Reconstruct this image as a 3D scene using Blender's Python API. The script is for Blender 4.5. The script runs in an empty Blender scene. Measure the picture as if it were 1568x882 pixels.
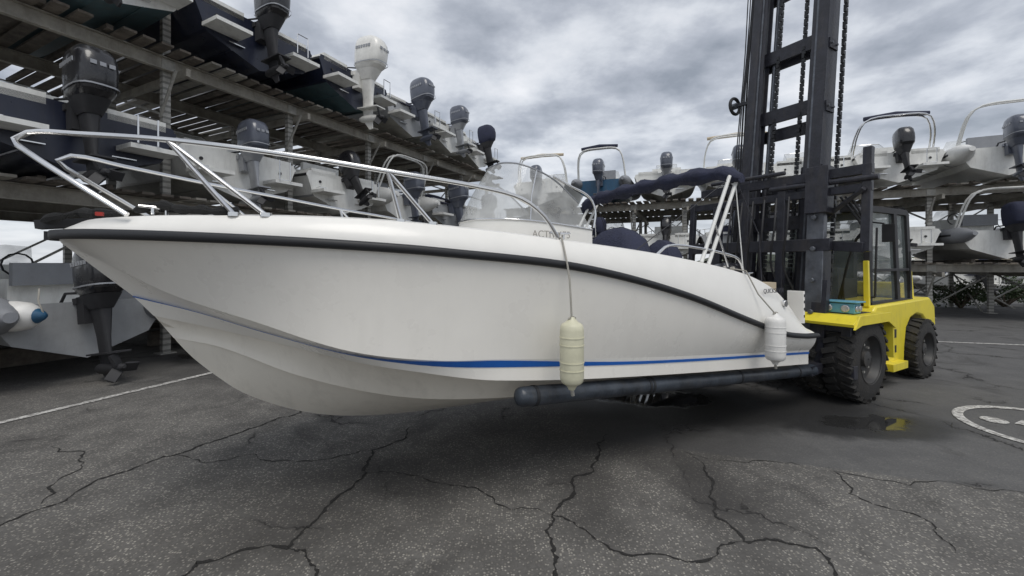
import bpy, bmesh, math, random
from mathutils import Vector, Matrix
random.seed(7)
R=math.radians
# ------------------------------------------------------------------ materials
def new_mat(name):
    m=bpy.data.materials.new(name); m.use_nodes=True
    nt=m.node_tree; b=nt.nodes["Principled BSDF"]
    return m,nt,b
def mat(name,col,rough=.5,metal=0,var=.12,scale=6,bump=0,bscale=60,coat=0,alpha=1,dirt=0,spec=.5):
    m,nt,b=new_mat(name); N=nt.nodes; L=nt.links
    tc=N.new("ShaderNodeTexCoord")
    n=N.new("ShaderNodeTexNoise"); n.inputs["Scale"].default_value=scale; n.inputs["Detail"].default_value=4
    n.inputs["Roughness"].default_value=.65
    L.new(tc.outputs["Object"],n.inputs["Vector"])
    mr=N.new("ShaderNodeMapRange"); mr.inputs[1].default_value=.25; mr.inputs[2].default_value=.75
    mr.inputs[3].default_value=1-var; mr.inputs[4].default_value=1+var
    L.new(n.outputs["Fac"],mr.inputs[0])
    mx=N.new("ShaderNodeVectorMath"); mx.operation='SCALE'
    mx.inputs[0].default_value=col
    L.new(mr.outputs[0],mx.inputs["Scale"])
    out=mx.outputs[0]
    if dirt>0:
        n2=N.new("ShaderNodeTexNoise"); n2.inputs["Scale"].default_value=2.2; n2.inputs["Detail"].default_value=6
        n2.inputs["Roughness"].default_value=.72
        mp=N.new("ShaderNodeMapping"); mp.inputs["Scale"].default_value=(3,3,.7)
        L.new(tc.outputs["Object"],mp.inputs[0]); L.new(mp.outputs[0],n2.inputs["Vector"])
        r=N.new("ShaderNodeMapRange"); r.inputs[1].default_value=.5; r.inputs[2].default_value=.8; r.inputs[4].default_value=dirt
        L.new(n2.outputs["Fac"],r.inputs[0])
        mm=N.new("ShaderNodeMix"); mm.data_type='RGBA'
        L.new(r.outputs[0],mm.inputs[0]); L.new(out,mm.inputs[6]); mm.inputs[7].default_value=(.12,.10,.075,1)
        out=mm.outputs[2]
    L.new(out,b.inputs["Base Color"])
    rr=N.new("ShaderNodeMapRange"); rr.inputs[3].default_value=max(.03,rough-.1); rr.inputs[4].default_value=min(1,rough+.12)
    L.new(n.outputs["Fac"],rr.inputs[0]); L.new(rr.outputs[0],b.inputs["Roughness"])
    b.inputs["Metallic"].default_value=metal; b.inputs["Coat Weight"].default_value=coat
    b.inputs["Alpha"].default_value=alpha; b.inputs["Specular IOR Level"].default_value=spec
    if bump>0:
        nb=N.new("ShaderNodeTexNoise"); nb.inputs["Scale"].default_value=bscale; nb.inputs["Detail"].default_value=3
        L.new(tc.outputs["Object"],nb.inputs["Vector"])
        bp=N.new("ShaderNodeBump"); bp.inputs["Strength"].default_value=bump; bp.inputs["Distance"].default_value=.02
        L.new(nb.outputs["Fac"],bp.inputs["Height"]); L.new(bp.outputs[0],b.inputs["Normal"])
    return m
GEL=mat("gelcoat",(.86,.835,.775),.28,var=.03,scale=3,coat=.25,dirt=.07)
GELB=mat("gelcoat_bottom",(.80,.76,.675),.4,var=.05,scale=3,dirt=.2)
DECKW=mat("deck_white",(.86,.845,.80),.32,var=.03,coat=.15)
BLUE=mat("blue_stripe",(.015,.14,.55),.35,var=.1)
RUB=mat("rubrail_black",(.018,.019,.022),.5)
STEEL=mat("stainless",(.72,.72,.72),.16,1,var=.04)
NAVY=mat("navy_canvas",(.026,.030,.058),.85,var=.25,bump=.6,bscale=40)
BLACK=mat("black_plastic",(.014,.014,.017),.28,coat=.4)
BLACKM=mat("black_matte",(.025,.025,.028),.6,var=.3)
MAST=mat("mast_paint",(.022,.023,.032),.40,var=.5,scale=9,dirt=.35,bump=.15,bscale=30)
MASTW=mat("worn_steel",(.13,.14,.16),.38,.5,var=.45,dirt=.35)
YEL=mat("yellow_paint",(.82,.68,.045),.38,var=.06,dirt=.3,coat=.2)
TYRE=mat("tyre_rubber",(.024,.023,.022),.8,var=.35,bump=.4,bscale=50,dirt=.35)
RIM=mat("rim",(.04,.04,.04),.5,var=.3,dirt=.5)
PIPE=mat("fork_rubber",(.035,.043,.055),.34,var=.7,scale=5,dirt=.3,bump=.2,bscale=25)
FENDC=mat("fender_cream",(.64,.62,.46),.45,var=.1,scale=12,dirt=.3)
FENDW=mat("fender_white",(.80,.79,.76),.4,var=.05,dirt=.2)
ROPE=mat("rope",(.45,.43,.38),.9,bump=.8,bscale=180)
ROPEK=mat("rope_dark",(.02,.02,.02),.9,bump=.8,bscale=180)
GALV=mat("galvanised",(.38,.37,.34),.5,.3,var=.3,scale=10,dirt=.5)
BEAM=mat("beam_steel",(.33,.31,.27),.6,.1,var=.35,scale=4,dirt=.65)
PLANK=mat("rack_planks",(.15,.13,.11),.85,var=.55,scale=5,dirt=.6,bump=.3)
WHITEB=mat("boat_white",(.78,.78,.75),.35,var=.06,dirt=.3)
GREYB=mat("boat_grey",(.36,.37,.38),.45,var=.1,dirt=.2)
NAVYB=mat("boat_navy",(.014,.018,.036),.3,var=.2,dirt=.15)
BLUEB=mat("boat_blue",(.022,.095,.185),.35,var=.15,dirt=.3)
TEALB=mat("boat_bottom_teal",(.05,.095,.11),.6,var=.3,dirt=.5)
BOTG=mat("boat_bottom_grey",(.42,.41,.37),.6,var=.2,dirt=.45)
ENGG=mat("engine_grey",(.085,.095,.125),.3,coat=.4)
ENGW=mat("engine_white",(.78,.77,.73),.3,coat=.3,dirt=.1)
ENGS=mat("engine_silver",(.30,.31,.33),.35,.3,coat=.3)
TUBEW=mat("hypalon_white",(.72,.72,.70),.55,var=.06,dirt=.25)
TUBEG=mat("hypalon_grey",(.25,.26,.28),.6,var=.1,dirt=.2)
TUBEK=mat("hypalon_black",(.03,.032,.036),.55,var=.2)
SEATB=mat("cushion_beige",(.50,.42,.30),.7)
DECAL=mat("decal_grey",(.35,.33,.30),.5)
DECALK=mat("decal_dark",(.03,.03,.04),.5)
LAMPB=mat("lamp_blue",(.14,.38,.50),.4,dirt=.3)
LENS=mat("lamp_lens",(.5,.5,.52),.08,.4)
REDP=mat("red_plastic",(.4,.03,.02),.4)
def glass(name,col,alpha,rough=.06):
    m,nt,b=new_mat(name); N=nt.nodes;L=nt.links
    b.inputs["Base Color"].default_value=(*col,1); b.inputs["Roughness"].default_value=rough
    tc=N.new("ShaderNodeTexCoord"); n=N.new("ShaderNodeTexNoise"); n.inputs["Scale"].default_value=5; n.inputs["Detail"].default_value=4
    L.new(tc.outputs["Object"],n.inputs["Vector"])
    r=N.new("ShaderNodeMapRange"); r.inputs[1].default_value=.3; r.inputs[2].default_value=.75
    r.inputs[3].default_value=alpha*.7; r.inputs[4].default_value=min(1,alpha*1.5)
    L.new(n.outputs["Fac"],r.inputs[0]); L.new(r.outputs[0],b.inputs["Alpha"])
    return m
PLEXI=glass("plexiglass",(.62,.63,.62),.42)
CABG=glass("cab_glass",(.22,.26,.26),.34,.03)
def perf():
    m=mat("galvanised_perforated",(.42,.41,.38),.5,.25,var=.25,scale=10,dirt=.4)
    nt=m.node_tree;N=nt.nodes;L=nt.links;b=N["Principled BSDF"]
    src=b.inputs["Base Color"].links[0].from_socket
    tc=N.new("ShaderNodeTexCoord"); sp=N.new("ShaderNodeSeparateXYZ"); L.new(tc.outputs["Object"],sp.inputs[0])
    a=N.new("ShaderNodeMath");a.operation='MULTIPLY';a.inputs[1].default_value=9;L.new(sp.outputs[2],a.inputs[0])
    f=N.new("ShaderNodeMath");f.operation='FRACT';L.new(a.outputs[0],f.inputs[0])
    c=N.new("ShaderNodeMath");c.operation='COMPARE';c.inputs[1].default_value=.5;c.inputs[2].default_value=.2;L.new(f.outputs[0],c.inputs[0])
    g=N.new("ShaderNodeMath");g.operation='MULTIPLY';g.inputs[1].default_value=.5;L.new(c.outputs[0],g.inputs[0])
    mx=N.new("ShaderNodeMix");mx.data_type='RGBA';L.new(g.outputs[0],mx.inputs[0]);L.new(src,mx.inputs[6]);mx.inputs[7].default_value=(.03,.03,.03,1)
    L.new(mx.outputs[2],b.inputs["Base Color"])
    return m
POST=perf()
# ------------------------------------------------------------------ mesh builder
class MB:
    def __init__(s): s.v=[];s.f=[];s.m=[];s.mats=[]
    def mi(s,m):
        if m not in s.mats: s.mats.append(m)
        return s.mats.index(m)
    def add(s,vs,fs,m,M=None):
        o=len(s.v)
        for p in vs:
            p=Vector(p); s.v.append(M@p if M is not None else p)
        k=s.mi(m)
        for f in fs: s.f.append([o+i for i in f]); s.m.append(k)
    def box(s,c,sz,m,M=None,taper=1):
        x,y,z=[a/2 for a in sz]; vs=[]
        for dz in(-1,1):
            t=taper if dz>0 else 1
            for a,b in((-1,-1),(1,-1),(1,1),(-1,1)): vs.append((c[0]+a*x*t,c[1]+b*y*t,c[2]+dz*z))
        s.add(vs,[(0,3,2,1),(4,5,6,7),(0,1,5,4),(1,2,6,5),(2,3,7,6),(3,0,4,7)],m,M)
    def beam(s,p0,p1,w,h,m,side=(0,1,0),M=None):
        p0=Vector(p0);p1=Vector(p1);d=(p1-p0).normalized();sd=Vector(side)
        if abs(sd.dot(d))>.95: sd=Vector((1,0,0))
        sd=(sd-d*sd.dot(d)).normalized();u=d.cross(sd)
        vs=[]
        for p in(p0,p1):
            for a,b in((-1,-1),(1,-1),(1,1),(-1,1)): vs.append(p+sd*a*w/2+u*b*h/2)
        s.add(vs,[(0,3,2,1),(4,5,6,7),(0,1,5,4),(1,2,6,5),(2,3,7,6),(3,0,4,7)],m,M)
    def loft(s,secs,m,closed=True,caps=True,M=None):
        n=len(secs[0]);vs=[p for q in secs for p in q];fs=[]
        for i in range(len(secs)-1):
            for j in range(n if closed else n-1):
                k=(j+1)%n; fs.append((i*n+j,i*n+k,(i+1)*n+k,(i+1)*n+j))
        if caps and closed:
            fs.append(tuple(range(n))[::-1]); fs.append(tuple((len(secs)-1)*n+j for j in range(n)))
        s.add(vs,fs,m,M)
    def tube(s,pts,r,m,n=8,M=None,caps=True):
        P=[Vector(p) for p in pts]; k=len(P)
        rs=r if isinstance(r,(list,tuple)) else [r]*k
        secs=[];prev=None
        for i in range(k):
            d=(P[min(i+1,k-1)]-P[max(i-1,0)]).normalized()
            if prev is None:
                a=Vector((0,0,1)) if abs(d.z)<.9 else Vector((1,0,0))
                u=(a-d*a.dot(d)).normalized()
            else:
                u=(prev-d*prev.dot(d)).normalized()
            prev=u; w=d.cross(u)
            secs.append([P[i]+(u*math.cos(2*math.pi*j/n)+w*math.sin(2*math.pi*j/n))*rs[i] for j in range(n)])
        s.loft(secs,m,caps=caps,M=M)
    def cyl(s,c0,c1,r,m,n=20,M=None): s.tube([c0,c1],r,m,n,M)
    def extr(s,poly,y0,y1,m,M=None):
        n=len(poly);vs=[(p[0],y0,p[1]) for p in poly]+[(p[0],y1,p[1]) for p in poly]
        fs=[tuple(range(n)),tuple(range(2*n-1,n-1,-1))]+[(i,i+n,(i+1)%n+n,(i+1)%n) for i in range(n)]
        s.add(vs,fs,m,M)
    def mesh(s,name,ang=32):
        me=bpy.data.meshes.new(name); me.from_pydata([tuple(v) for v in s.v],[],s.f)
        for m in s.mats: me.materials.append(m)
        me.polygons.foreach_set("material_index",s.m)
        bm=bmesh.new();bm.from_mesh(me);bmesh.ops.recalc_face_normals(bm,faces=bm.faces);bm.to_mesh(me);bm.free()
        me.polygons.foreach_set("use_smooth",[True]*len(me.polygons))
        me.set_sharp_from_angle(angle=R(ang)); me.update()
        return me
    def obj(s,name,parent=None,ang=32,bevel=0,mw=None):
        o=bpy.data.objects.new(name,s.mesh(name,ang)); bpy.context.collection.objects.link(o)
        if parent: o.parent=parent
        if mw is not None: o.matrix_world=mw
        if bevel:
            b=o.modifiers.new("bev",'BEVEL');b.width=bevel;b.segments=2;b.limit_method='ANGLE';b.angle_limit=R(40)
        return o
def empty(name,M):
    e=bpy.data.objects.new(name,None); bpy.context.collection.objects.link(e); e.matrix_world=M; e.empty_display_size=.2; return e
def spline(pts,n):
    P=[Vector(p) for p in pts]; out=[]
    cl=[0]
    for i in range(1,len(P)): cl.append(cl[-1]+max(1e-6,(P[i]-P[i-1]).length))
    T=[]
    for i in range(len(P)):
        a=max(0,i-1);b=min(len(P)-1,i+1); T.append((P[b]-P[a])/(cl[b]-cl[a]))
    k=0
    for j in range(n):
        x=cl[-1]*j/(n-1)
        while k<len(P)-2 and x>cl[k+1]: k+=1
        h=cl[k+1]-cl[k];t=(x-cl[k])/h
        out.append(P[k]*(2*t**3-3*t*t+1)+T[k]*h*(t**3-2*t*t+t)+P[k+1]*(-2*t**3+3*t*t)+T[k+1]*h*(t**3-t*t))
    return out
def sup(cx,cy,z,lx,wy,n=20,p=3.2):
    o=[]
    for j in range(n):
        a=2*math.pi*j/n;c=math.cos(a);q=math.sin(a)
        o.append((cx+lx/2*math.copysign(abs(c)**(2/p),c),cy+wy/2*math.copysign(abs(q)**(2/p),q),z))
    return o
# ------------------------------------------------------------------ outboard engine
def outboard(mb,M,cowl,leg,k=1.0,tilt=0,band=None):
    M=M@Matrix.Rotation(-R(tilt),4,'Y')@Matrix.Scale(k,4)
    S=[(.06,.50,.33,.30),(.12,.62,.41,.32),(.22,.66,.43,.335),(.38,.69,.44,.345),(.54,.66,.43,.34),(.64,.57,.38,.32),(.70,.42,.29,.29),(.725,.2,.14,.27)]
    mb.loft([sup(cx,0,z,lx,wy) for z,lx,wy,cx in S],cowl,M=M)
    if band:
        mb.loft([sup(.344,0,z,.70,.452) for z in(.15,.17)],band,M=M,caps=False)
        for sd in(-1,1):
            for i in range(6): mb.box((.16+.065*i,sd*.219,.46),(.045,.012,.055),band,M)
        for i in range(3): mb.box((.692,-.09+.09*i,.42),(.012,.06,.05),band,M)
    mb.loft([sup(.27,0,-.14,.32,.20),sup(.28,0,-.05,.40,.27),sup(.30,0,.055,.50,.34)],leg,M=M)
    mb.loft([sup(.30,0,-.76,.27,.07,p=2),sup(.29,0,-.5,.26,.10,p=2.4),sup(.27,0,-.141,.3,.17)],leg,M=M)
    mb.box((.38,0,-.73),(.52,.25,.022),leg,M)
    mb.loft([sup(.30,0,-.97,.22,.05,p=2),sup(.30,0,-.742,.28,.07,p=2)],leg,M=M)
    mb.tube([(.06,0,-.93),(.1,0,-.93),(.2,0,-.93),(.42,0,-.93),(.56,0,-.93)],[.01,.045,.075,.08,.055],leg,12,M)
    mb.extr([(.2,-.98),(.42,-.98),(.44,-1.14),(.36,-1.16)],-.012,.012,leg,M)
    mb.tube([(.56,0,-.93),(.68,0,-.93),(.72,0,-.93)],[.05,.045,.02],BLACKM,10,M)
    for i in range(3):
        Q=M@Matrix.Translation((.62,0,-.93))@Matrix.Rotation(i*2.094+.4,4,'X')@Matrix.Rotation(.6,4,'Z')
        mb.extr([(-.012,.04),(.012,.04),(.02,.1),(.012,.19),(-.012,.19),(-.02,.1)],-.06,.06,BLACKM,Q)
    mb.box((.07,0,-.13),(.18,.26,.36),leg,M); mb.box((-.02,0,.0),(.1,.3,.08),leg,M)
    for sd in(-1,1): mb.tube([M@Vector(p) for p in ((.1,sd*.1,.1),(-.15,sd*.18,.12),(-.3,sd*.22,-.1))],.02,BLACKM,6)
# ------------------------------------------------------------------ generic stored boats (stern at x=0, bow to -x)
def motorboat(name,L,B,hull,bottom,cowl,leg,arch=0,cover=0,tilt=8,k=1.0,band=None,console=True,hz=0,stripe=None):
    mb=MB(); n=22; rows=[]
    for i in range(n):
        w=i/(n-1); hb=max(.015,B/2*(.96+.04*min(1,w*4))*(1-max(0,(w-.42)/.58)**2.3)); x=-L*w
        zg=.92+.32*w**1.6+hz; zk=.75*max(0,(w-.72)/.28)**2.0; tc=hb*(.86-.35*w**3); zc=.36+.42*w**2.4
        zc=max(zc,zk+.02*(1-w))
        dk=zg-.45 if w<.52 else zg+.05
        rows.append([(x,0,zk),(x,tc*.55,zk+(zc-zk)*.52),(x,tc*.97,zc-.02),(x,tc,zc+.02),(x,(tc+hb)/2+.01,(zc+zg)/2),(x,hb,zg-.1),(x,hb+.025,zg-.09),(x,hb+.025,zg-.04),(x,hb,zg-.035),(x,max(0,hb-.02),zg+.03),(x,max(0,hb-.14),zg+.04),(x,max(0,hb-.16),dk),(x,0,dk+(.06 if w>=.52 else 0))])
    mats=[bottom,bottom,stripe or hull,hull,hull,RUB,RUB,RUB,WHITEB,WHITEB,WHITEB,WHITEB]
    for sg in(1,-1):
        for j in range(12):
            mb.loft([[(r[j][0],sg*r[j][1],r[j][2]),(r[j+1][0],sg*r[j+1][1],r[j+1][2])] for r in rows],mats[j],closed=False)
        mb.tube([(r[1][0],sg*r[1][1],r[1][2]-.005) for r in rows[:18]],.018,bottom,5)
    r=rows[0]; tp=[r[j] for j in range(0,11)]
    ring=[(p[0],p[1],p[2]) for p in tp]+[(p[0],-p[1],p[2]) for p in tp[::-1][:-1]]
    mb.add(ring,[tuple(range(len(ring)))],hull)
    for sg in(1,-1):
        mb.box((.22,sg*B*.3,.45+hz),(.5,B*.26,.07),WHITEB)
        mb.box((-.25,sg*B*.28,.95+hz),(.5,B*.3,.16),WHITEB)
        mb.tube([(.02,sg*B*.38,.55),(.14,sg*B*.38,.56),(.14,sg*B*.30,.56),(.02,sg*B*.30,.55)],.012,STEEL,6)
        mb.box((.03,sg*B*.2,.3),(.1,.3,.015),STEEL)
        mb.cyl((.004,sg*B*.33,.72),(.02,sg*B*.33,.72),.035,BLACKM,10)
    mb.tube([(.5,B*.3,.49),(.5,B*.3,.9),(.5,B*.2,.9),(.5,B*.2,.49)],.014,STEEL,6)
    if console:
        cx=-L*.42
        mb.box((cx,0,.95+hz),(.8,.85,.9),WHITEB,taper=.85)
        mb.box((cx+1.1,0,.85+hz),(.5,1.1,.6),SEATB if L<6 else WHITEB,taper=.9)
        mb.box((cx+1.32,0,1.2+hz),(.12,1.1,.35),WHITEB)
        a=[(cx+.3,-.5,1.36+hz),(cx-.25,-.5,1.38+hz),(cx-.42,-.25,1.38+hz),(cx-.42,.25,1.38+hz),(cx-.25,.5,1.38+hz),(cx+.3,.5,1.36+hz)]
        b=[(cx+.35,-.42,1.6+hz),(cx+.0,-.42,1.82+hz),(cx-.12,-.2,1.86+hz),(cx-.12,.2,1.86+hz),(cx+.0,.42,1.82+hz),(cx+.35,.42,1.6+hz)]
        mb.loft([a,b],PLEXI,closed=False); mb.tube(b,.014,STEEL,6); mb.tube(a,.012,STEEL,6)
        mb.tube([(cx+.42,.19*math.cos(t),1.35+hz+.19*math.sin(t)) for t in [i*math.pi/6 for i in range(13)]],.014,BLACKM,6)
    for sg in(1,-1):
        rail=[(-L*w,sg*max(.05,rows[int(w*(n-1))][8][1]-.06),rows[int(w*(n-1))][8][2]+h) for w,h in((.45,.05),(.5,.3),(.65,.38),(.8,.42),(.95,.45),(1.0,.45))]
        mb.tube(rail,.014,STEEL,6)
        for w in(.62,.78,.92):
            q=rows[int(w*(n-1))][8]; mb.tube([(-L*w,sg*max(.04,q[1]-.06),q[2]),(-L*w-.05,sg*max(.04,q[1]-.06),q[2]+.4)],.011,STEEL,6)
    if arch:
        x=-.7; bb=B/2-.12; z0=.95+hz
        for dx in(0,.22):
            mb.tube(spline([(x+dx,-bb,z0),(x+.25+dx,-bb*.95,z0+.7),(x+.4+dx,-bb*.75,z0+1.12),(x+.42+dx,0,z0+1.2),(x+.4+dx,bb*.75,z0+1.12),(x+.25+dx,bb*.95,z0+.7),(x+dx,bb,z0)],22),.026,STEEL if arch==1 else WHITEB,8)
        if arch==1: mb.tube([(x+.5,-bb*.8,z0+1.2),(x+.52,0,z0+1.26),(x+.5,bb*.8,z0+1.2)],[.07,.09,.07],NAVY,10)
        if arch==2:
            mb.tube([(x+.3,-bb*.9,z0+1.22),(x+.3,0,z0+1.27),(x+.3,bb*.9,z0+1.22)],[.06,.08,.06],SEATB,10)
    if cover: 
        mb.loft([sup(-L*.12,0,.9+hz,1.6,B*.85),sup(-L*.14,0,1.15+hz,1.2,B*.7),sup(-L*.15,0,1.3+hz,.5,B*.4)],NAVY)
    outboard(mb,Matrix.Translation((.06,0,.88+hz)),cowl,leg,k,tilt,band)
    return mb.mesh(name)
def rib(name,L,B,tube,hull,cowl,leg,arch=1,tilt=5,k=1.0,band=None,tr=.24):
    mb=MB(); hb=B/2-.24
    for sg in(1,-1):
        pts=spline([(.6,sg*hb,.74),(.42,sg*hb,.73),(0,sg*hb,.72),(-L*.4,sg*hb,.74),(-L*.65,sg*hb*.97,.8),(-L*.85,sg*hb*.68,.9),(-L*.96,sg*hb*.28,.98),(-L,0,1.0)],34)
        rs=[tr]*34; rs[0]=tr*.25; rs[1]=tr*.55; rs[2]=tr*.85
        mb.tube(pts,rs,tube,18)
        mb.tube([(p.x,p.y+sg*(tr-.015),p.z) for p in pts[3:26]],.035,RUB,8)
        for i in(5,11,17): mb.tube([pts[i],pts[i]+Vector((-.07,0,0))],tr+.004,TUBEG,18)
    n=16;rows=[]
    for i in range(n):
        w=i/(n-1);x=-L*.95*w;h=max(.01,hb*(1-max(0,(w-.5)/.5)**2.2));zk=.55*max(0,(w-.65)/.35)**2
        rows.append([(x,0,zk),(x,h*.8,max(zk,.3+.35*w**2)),(x,h,.62+.25*w*w),(x,h*.9,.66+.2*w*w),(x,0,.62+.25*w*w)])
    for sg in(1,-1):
        for j,m in enumerate((hull,hull,WHITEB,WHITEB)):
            mb.loft([[(r[j][0],sg*r[j][1],r[j][2]),(r[j+1][0],sg*r[j+1][1],r[j+1][2])] for r in rows],m,closed=False)
    r=rows[0]; mb.add([r[0],r[1],r[2],(0,hb*.8,.85),(0,-hb*.8,.85),(0,-r[2][1],r[2][2]),(0,-r[1][1],r[1][2])],[tuple(range(7))],hull)
    mb.box((-L*.45,0,1.0),(.6,.7,.8),WHITEB,taper=.85); mb.box((-L*.25,0,.9),(.5,.9,.55),WHITEB,taper=.9); mb.box((-L*.19,0,1.25),(.12,.85,.35),TUBEG)
    a=[(-L*.45-.2,-.38,1.38),(-L*.45-.28,0,1.38),(-L*.45-.2,.38,1.38)];b=[(-L*.45+.0,-.3,1.72),(-L*.45-.05,0,1.75),(-L*.45,.3,1.72)]
    mb.loft([a,b],PLEXI,closed=False)
    mb.tube([(-L*.45+.42,.19*math.cos(t),1.4+.19*math.sin(t)) for t in [i*math.pi/6 for i in range(13)]],.015,BLACKM,6)
    if arch:
        for dx in(0,.16):
            mb.tube(spline([(-.35+dx,-hb,.9),(.0+dx,-hb*.9,1.75),(.1+dx,-hb*.7,2.0),(.12+dx,0,2.05),(.1+dx,hb*.7,2.0),(.0+dx,hb*.9,1.75),(-.35+dx,hb,.9)],22),.026,WHITEB,8)
        if arch==2: mb.tube([(.2,-hb*.75,2.1),(.2,0,2.15),(.2,hb*.75,2.1)],[.06,.08,.06],NAVY,10)
    outboard(mb,Matrix.Translation((.06,0,.86)),cowl,leg,k,tilt,band)
    return mb.mesh(name)
BOATS={
 'navy':motorboat("motorboat_navy",6.4,2.5,NAVYB,NAVYB,BLACK,BLACKM,tilt=4,k=1.1,band=ENGS),
 'blue':motorboat("motorboat_blue",6.6,2.5,WHITEB,TEALB,BLACK,BLACKM,tilt=12,k=1.15,band=ENGS,stripe=BLUEB),
 'blue2':motorboat("motorboat_blue2",6.6,2.5,BLUEB,TEALB,BLACK,BLACKM,tilt=25,k=1.1,arch=1),
 'white':motorboat("motorboat_white",6.2,2.4,WHITEB,BOTG,ENGG,ENGS,tilt=6,k=1.0,band=ENGS),
 'white2':motorboat("motorboat_white_d",5.6,2.3,WHITEB,WHITEB,BLACK,BLACKM,tilt=30,k=.9,stripe=GREYB),
 'whitek':motorboat("motorboat_white_b",5.8,2.3,WHITEB,WHITEB,BLACK,BLACKM,tilt=16,k=.95,arch=1),
 'whitew':motorboat("motorboat_white_c",6.3,2.4,NAVYB,TEALB,ENGW,ENGW,tilt=-2,k=1.25,band=ENGS),
 'whiteb':motorboat("motorboat_white_e",6.3,2.4,WHITEB,BOTG,ENGG,ENGG,tilt=4,k=1.0,band=ENGS,arch=2),
 'grey':motorboat("motorboat_grey",6,2.4,GREYB,BOTG,ENGG,ENGG,tilt=8,k=1.15,cover=1,band=ENGS),
 'cover':motorboat("motorboat_cover",6,2.4,WHITEB,BOTG,NAVY,BLACKM,tilt=10,k=1.1,cover=1),
 'ribb':rib("rib_blue",5.8,2.4,TUBEG,BLUEB,ENGG,ENGG,arch=2,band=ENGS),
 'ribw':rib("rib_white",6.2,2.5,TUBEW,WHITEB,ENGG,ENGG,arch=1,band=ENGS,tr=.28),
 'ribk':rib("rib_black",6,2.4,TUBEG,GREYB,BLACK,BLACKM,arch=0,tilt=8,k=1.1,band=ENGS,tr=.27),
 'ribg':rib("rib_grey",6.2,2.5,TUBEG,WHITEB,NAVY,BLACKM,arch=1,tilt=8),
}
def put(kind,M):
    nm="inflatable_boat" if kind.startswith('rib') else "motorboat"
    o=bpy.data.objects.new(nm,BOATS[kind]); bpy.context.collection.objects.link(o); o.matrix_world=M; return o
def jit(a): return random.uniform(-a,a)
# ------------------------------------------------------------------ racks
LM=Matrix.Translation((-10.6,0,0))@Matrix.Rotation(R(-26.3),4,'Z')
Z1,Z2=2.95,5.65
def rack(name,M,qs,levels,depth,tops,q0,q1,dense=.27):
    e=empty(name,M)
    mb=MB()
    for q,top in zip(qs,tops):
        for x in(0,-depth*.5,-depth):
            mb.box((x,q,top/2),(.11,.13,top),POST)
            mb.box((x,q,.01),(.26,.26,.02),GALV)
            mb.box((x,q,.6),(.14,.16,.03),GALV)
    mb.obj("posts",e,bevel=0)
    mb=MB()
    for z in levels:
        for x in(.1,-depth*.5+.1,-depth-.1):
            mb.box((x,(q0+q1)/2,z-.16),(.03,q1-q0,.22),BEAM)
            mb.box((x+.035,(q0+q1)/2,z-.045),(.10,q1-q0,.014),BEAM)
            mb.box((x+.035,(q0+q1)/2,z-.277),(.10,q1-q0,.014),BEAM)
        for q in qs:
            mb.beam((.6,q+.1,z-.36),(-depth-.3,q+.1,z-.36),.07,.14,BEAM,(0,1,0))
            mb.box((.12,q,z-.16),(.02,.22,.2),GALV)
    mb.obj("beams",e)
    mb=MB()
    for z in levels:
        y=q0
        while y<q1:
            if random.random()<.86: mb.box((-depth*.5+.15+jit(.05),y+.15,z-.005+jit(.006)),(depth+.9,dense-.09,.04),PLANK if random.random()<.75 else BEAM)
            y+=dense
    mb.obj("deck_planks",e)
    mb=MB()
    for z in levels:
        for a,b in zip(qs[:-1],qs[1:]):
            if random.random()<.6: mb.beam((-depth*.5,a,z-2.3),(-depth*.5,b,z-.4),.04,.04,GALV)
            mb.beam((-depth,b,z-2.3),(-depth,a,z-.4),.04,.04,GALV)
            mb.beam((-depth,a,z-2.3),(-depth,b,z-.42),.04,.04,GALV)
        for q in qs:
            mb.beam((0,q+.08,z-1.1),(-depth*.5,q+.08,z-.35),.045,.045,GALV)
            mb.beam((0,q-.08,z-1.15),(.55,q-.08,z-.38),.04,.04,GALV)
            mb.beam((-depth*.5,q+.07,z-2.2),(-depth,q+.07,z-.4),.04,.04,GALV)
        for a,b in zip(qs[:-1],qs[1:]):
            for f in(.35,.65): mb.beam((.3,a+(b-a)*f,z+.06),(-depth,a+(b-a)*f,z+.06),.09,.08,PLANK)
    mb.obj("braces",e)
    return e
rack("boat_storage_rack",LM,[3.7,6.3,8.93,11.5,14.1,16.7,19.2,21.3],[Z1,Z2],4.4,[8.6,8.6,8.6,5.6,5.6,5.6,5.6,5.6],2.6,21.6)
def lput(kind,xo,q,z,yaw=0): put(kind,LM@Matrix.Translation((xo,q,z))@Matrix.Rotation(R(yaw),4,'Z'))
for kind,xo,q in (('whitek',.5,4.6),('navy',1.15,7.35),('white',.5,10.1),('white2',.6,12.7),('ribw',.4,15.3),('grey',.4,17.8),('white',.4,20.2)):
    lput(kind,xo,q,Z1+.10,jit(3))
for kind,xo,q in (('navy',.6,4.8),('blue',1.0,7.6),('navy',.9,10.2),('whitew',1.0,12.7),('grey',.8,15.2),('white',.8,17.3),('cover',.5,19.8)):
    lput(kind,xo,q,Z2+.10,jit(3))
for kind,xo,q in (('ribw',.9,5.2),('ribk',1.0,7.5),('white',.3,10.0),('white2',.2,12.6),('ribw',.3,15.3),('white',.3,18),('grey',.3,20.3)):
    lput(kind,xo,q,.3,jit(4))
mb=MB()
for q in(5.2,7.5,10,12.6,15.3,18,20.3):
    for x in(-1,-3.8): mb.box((x,q,.17),(.18,1.8,.30),PLANK)
mb.obj("boat_cradle",mw=LM)
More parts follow.
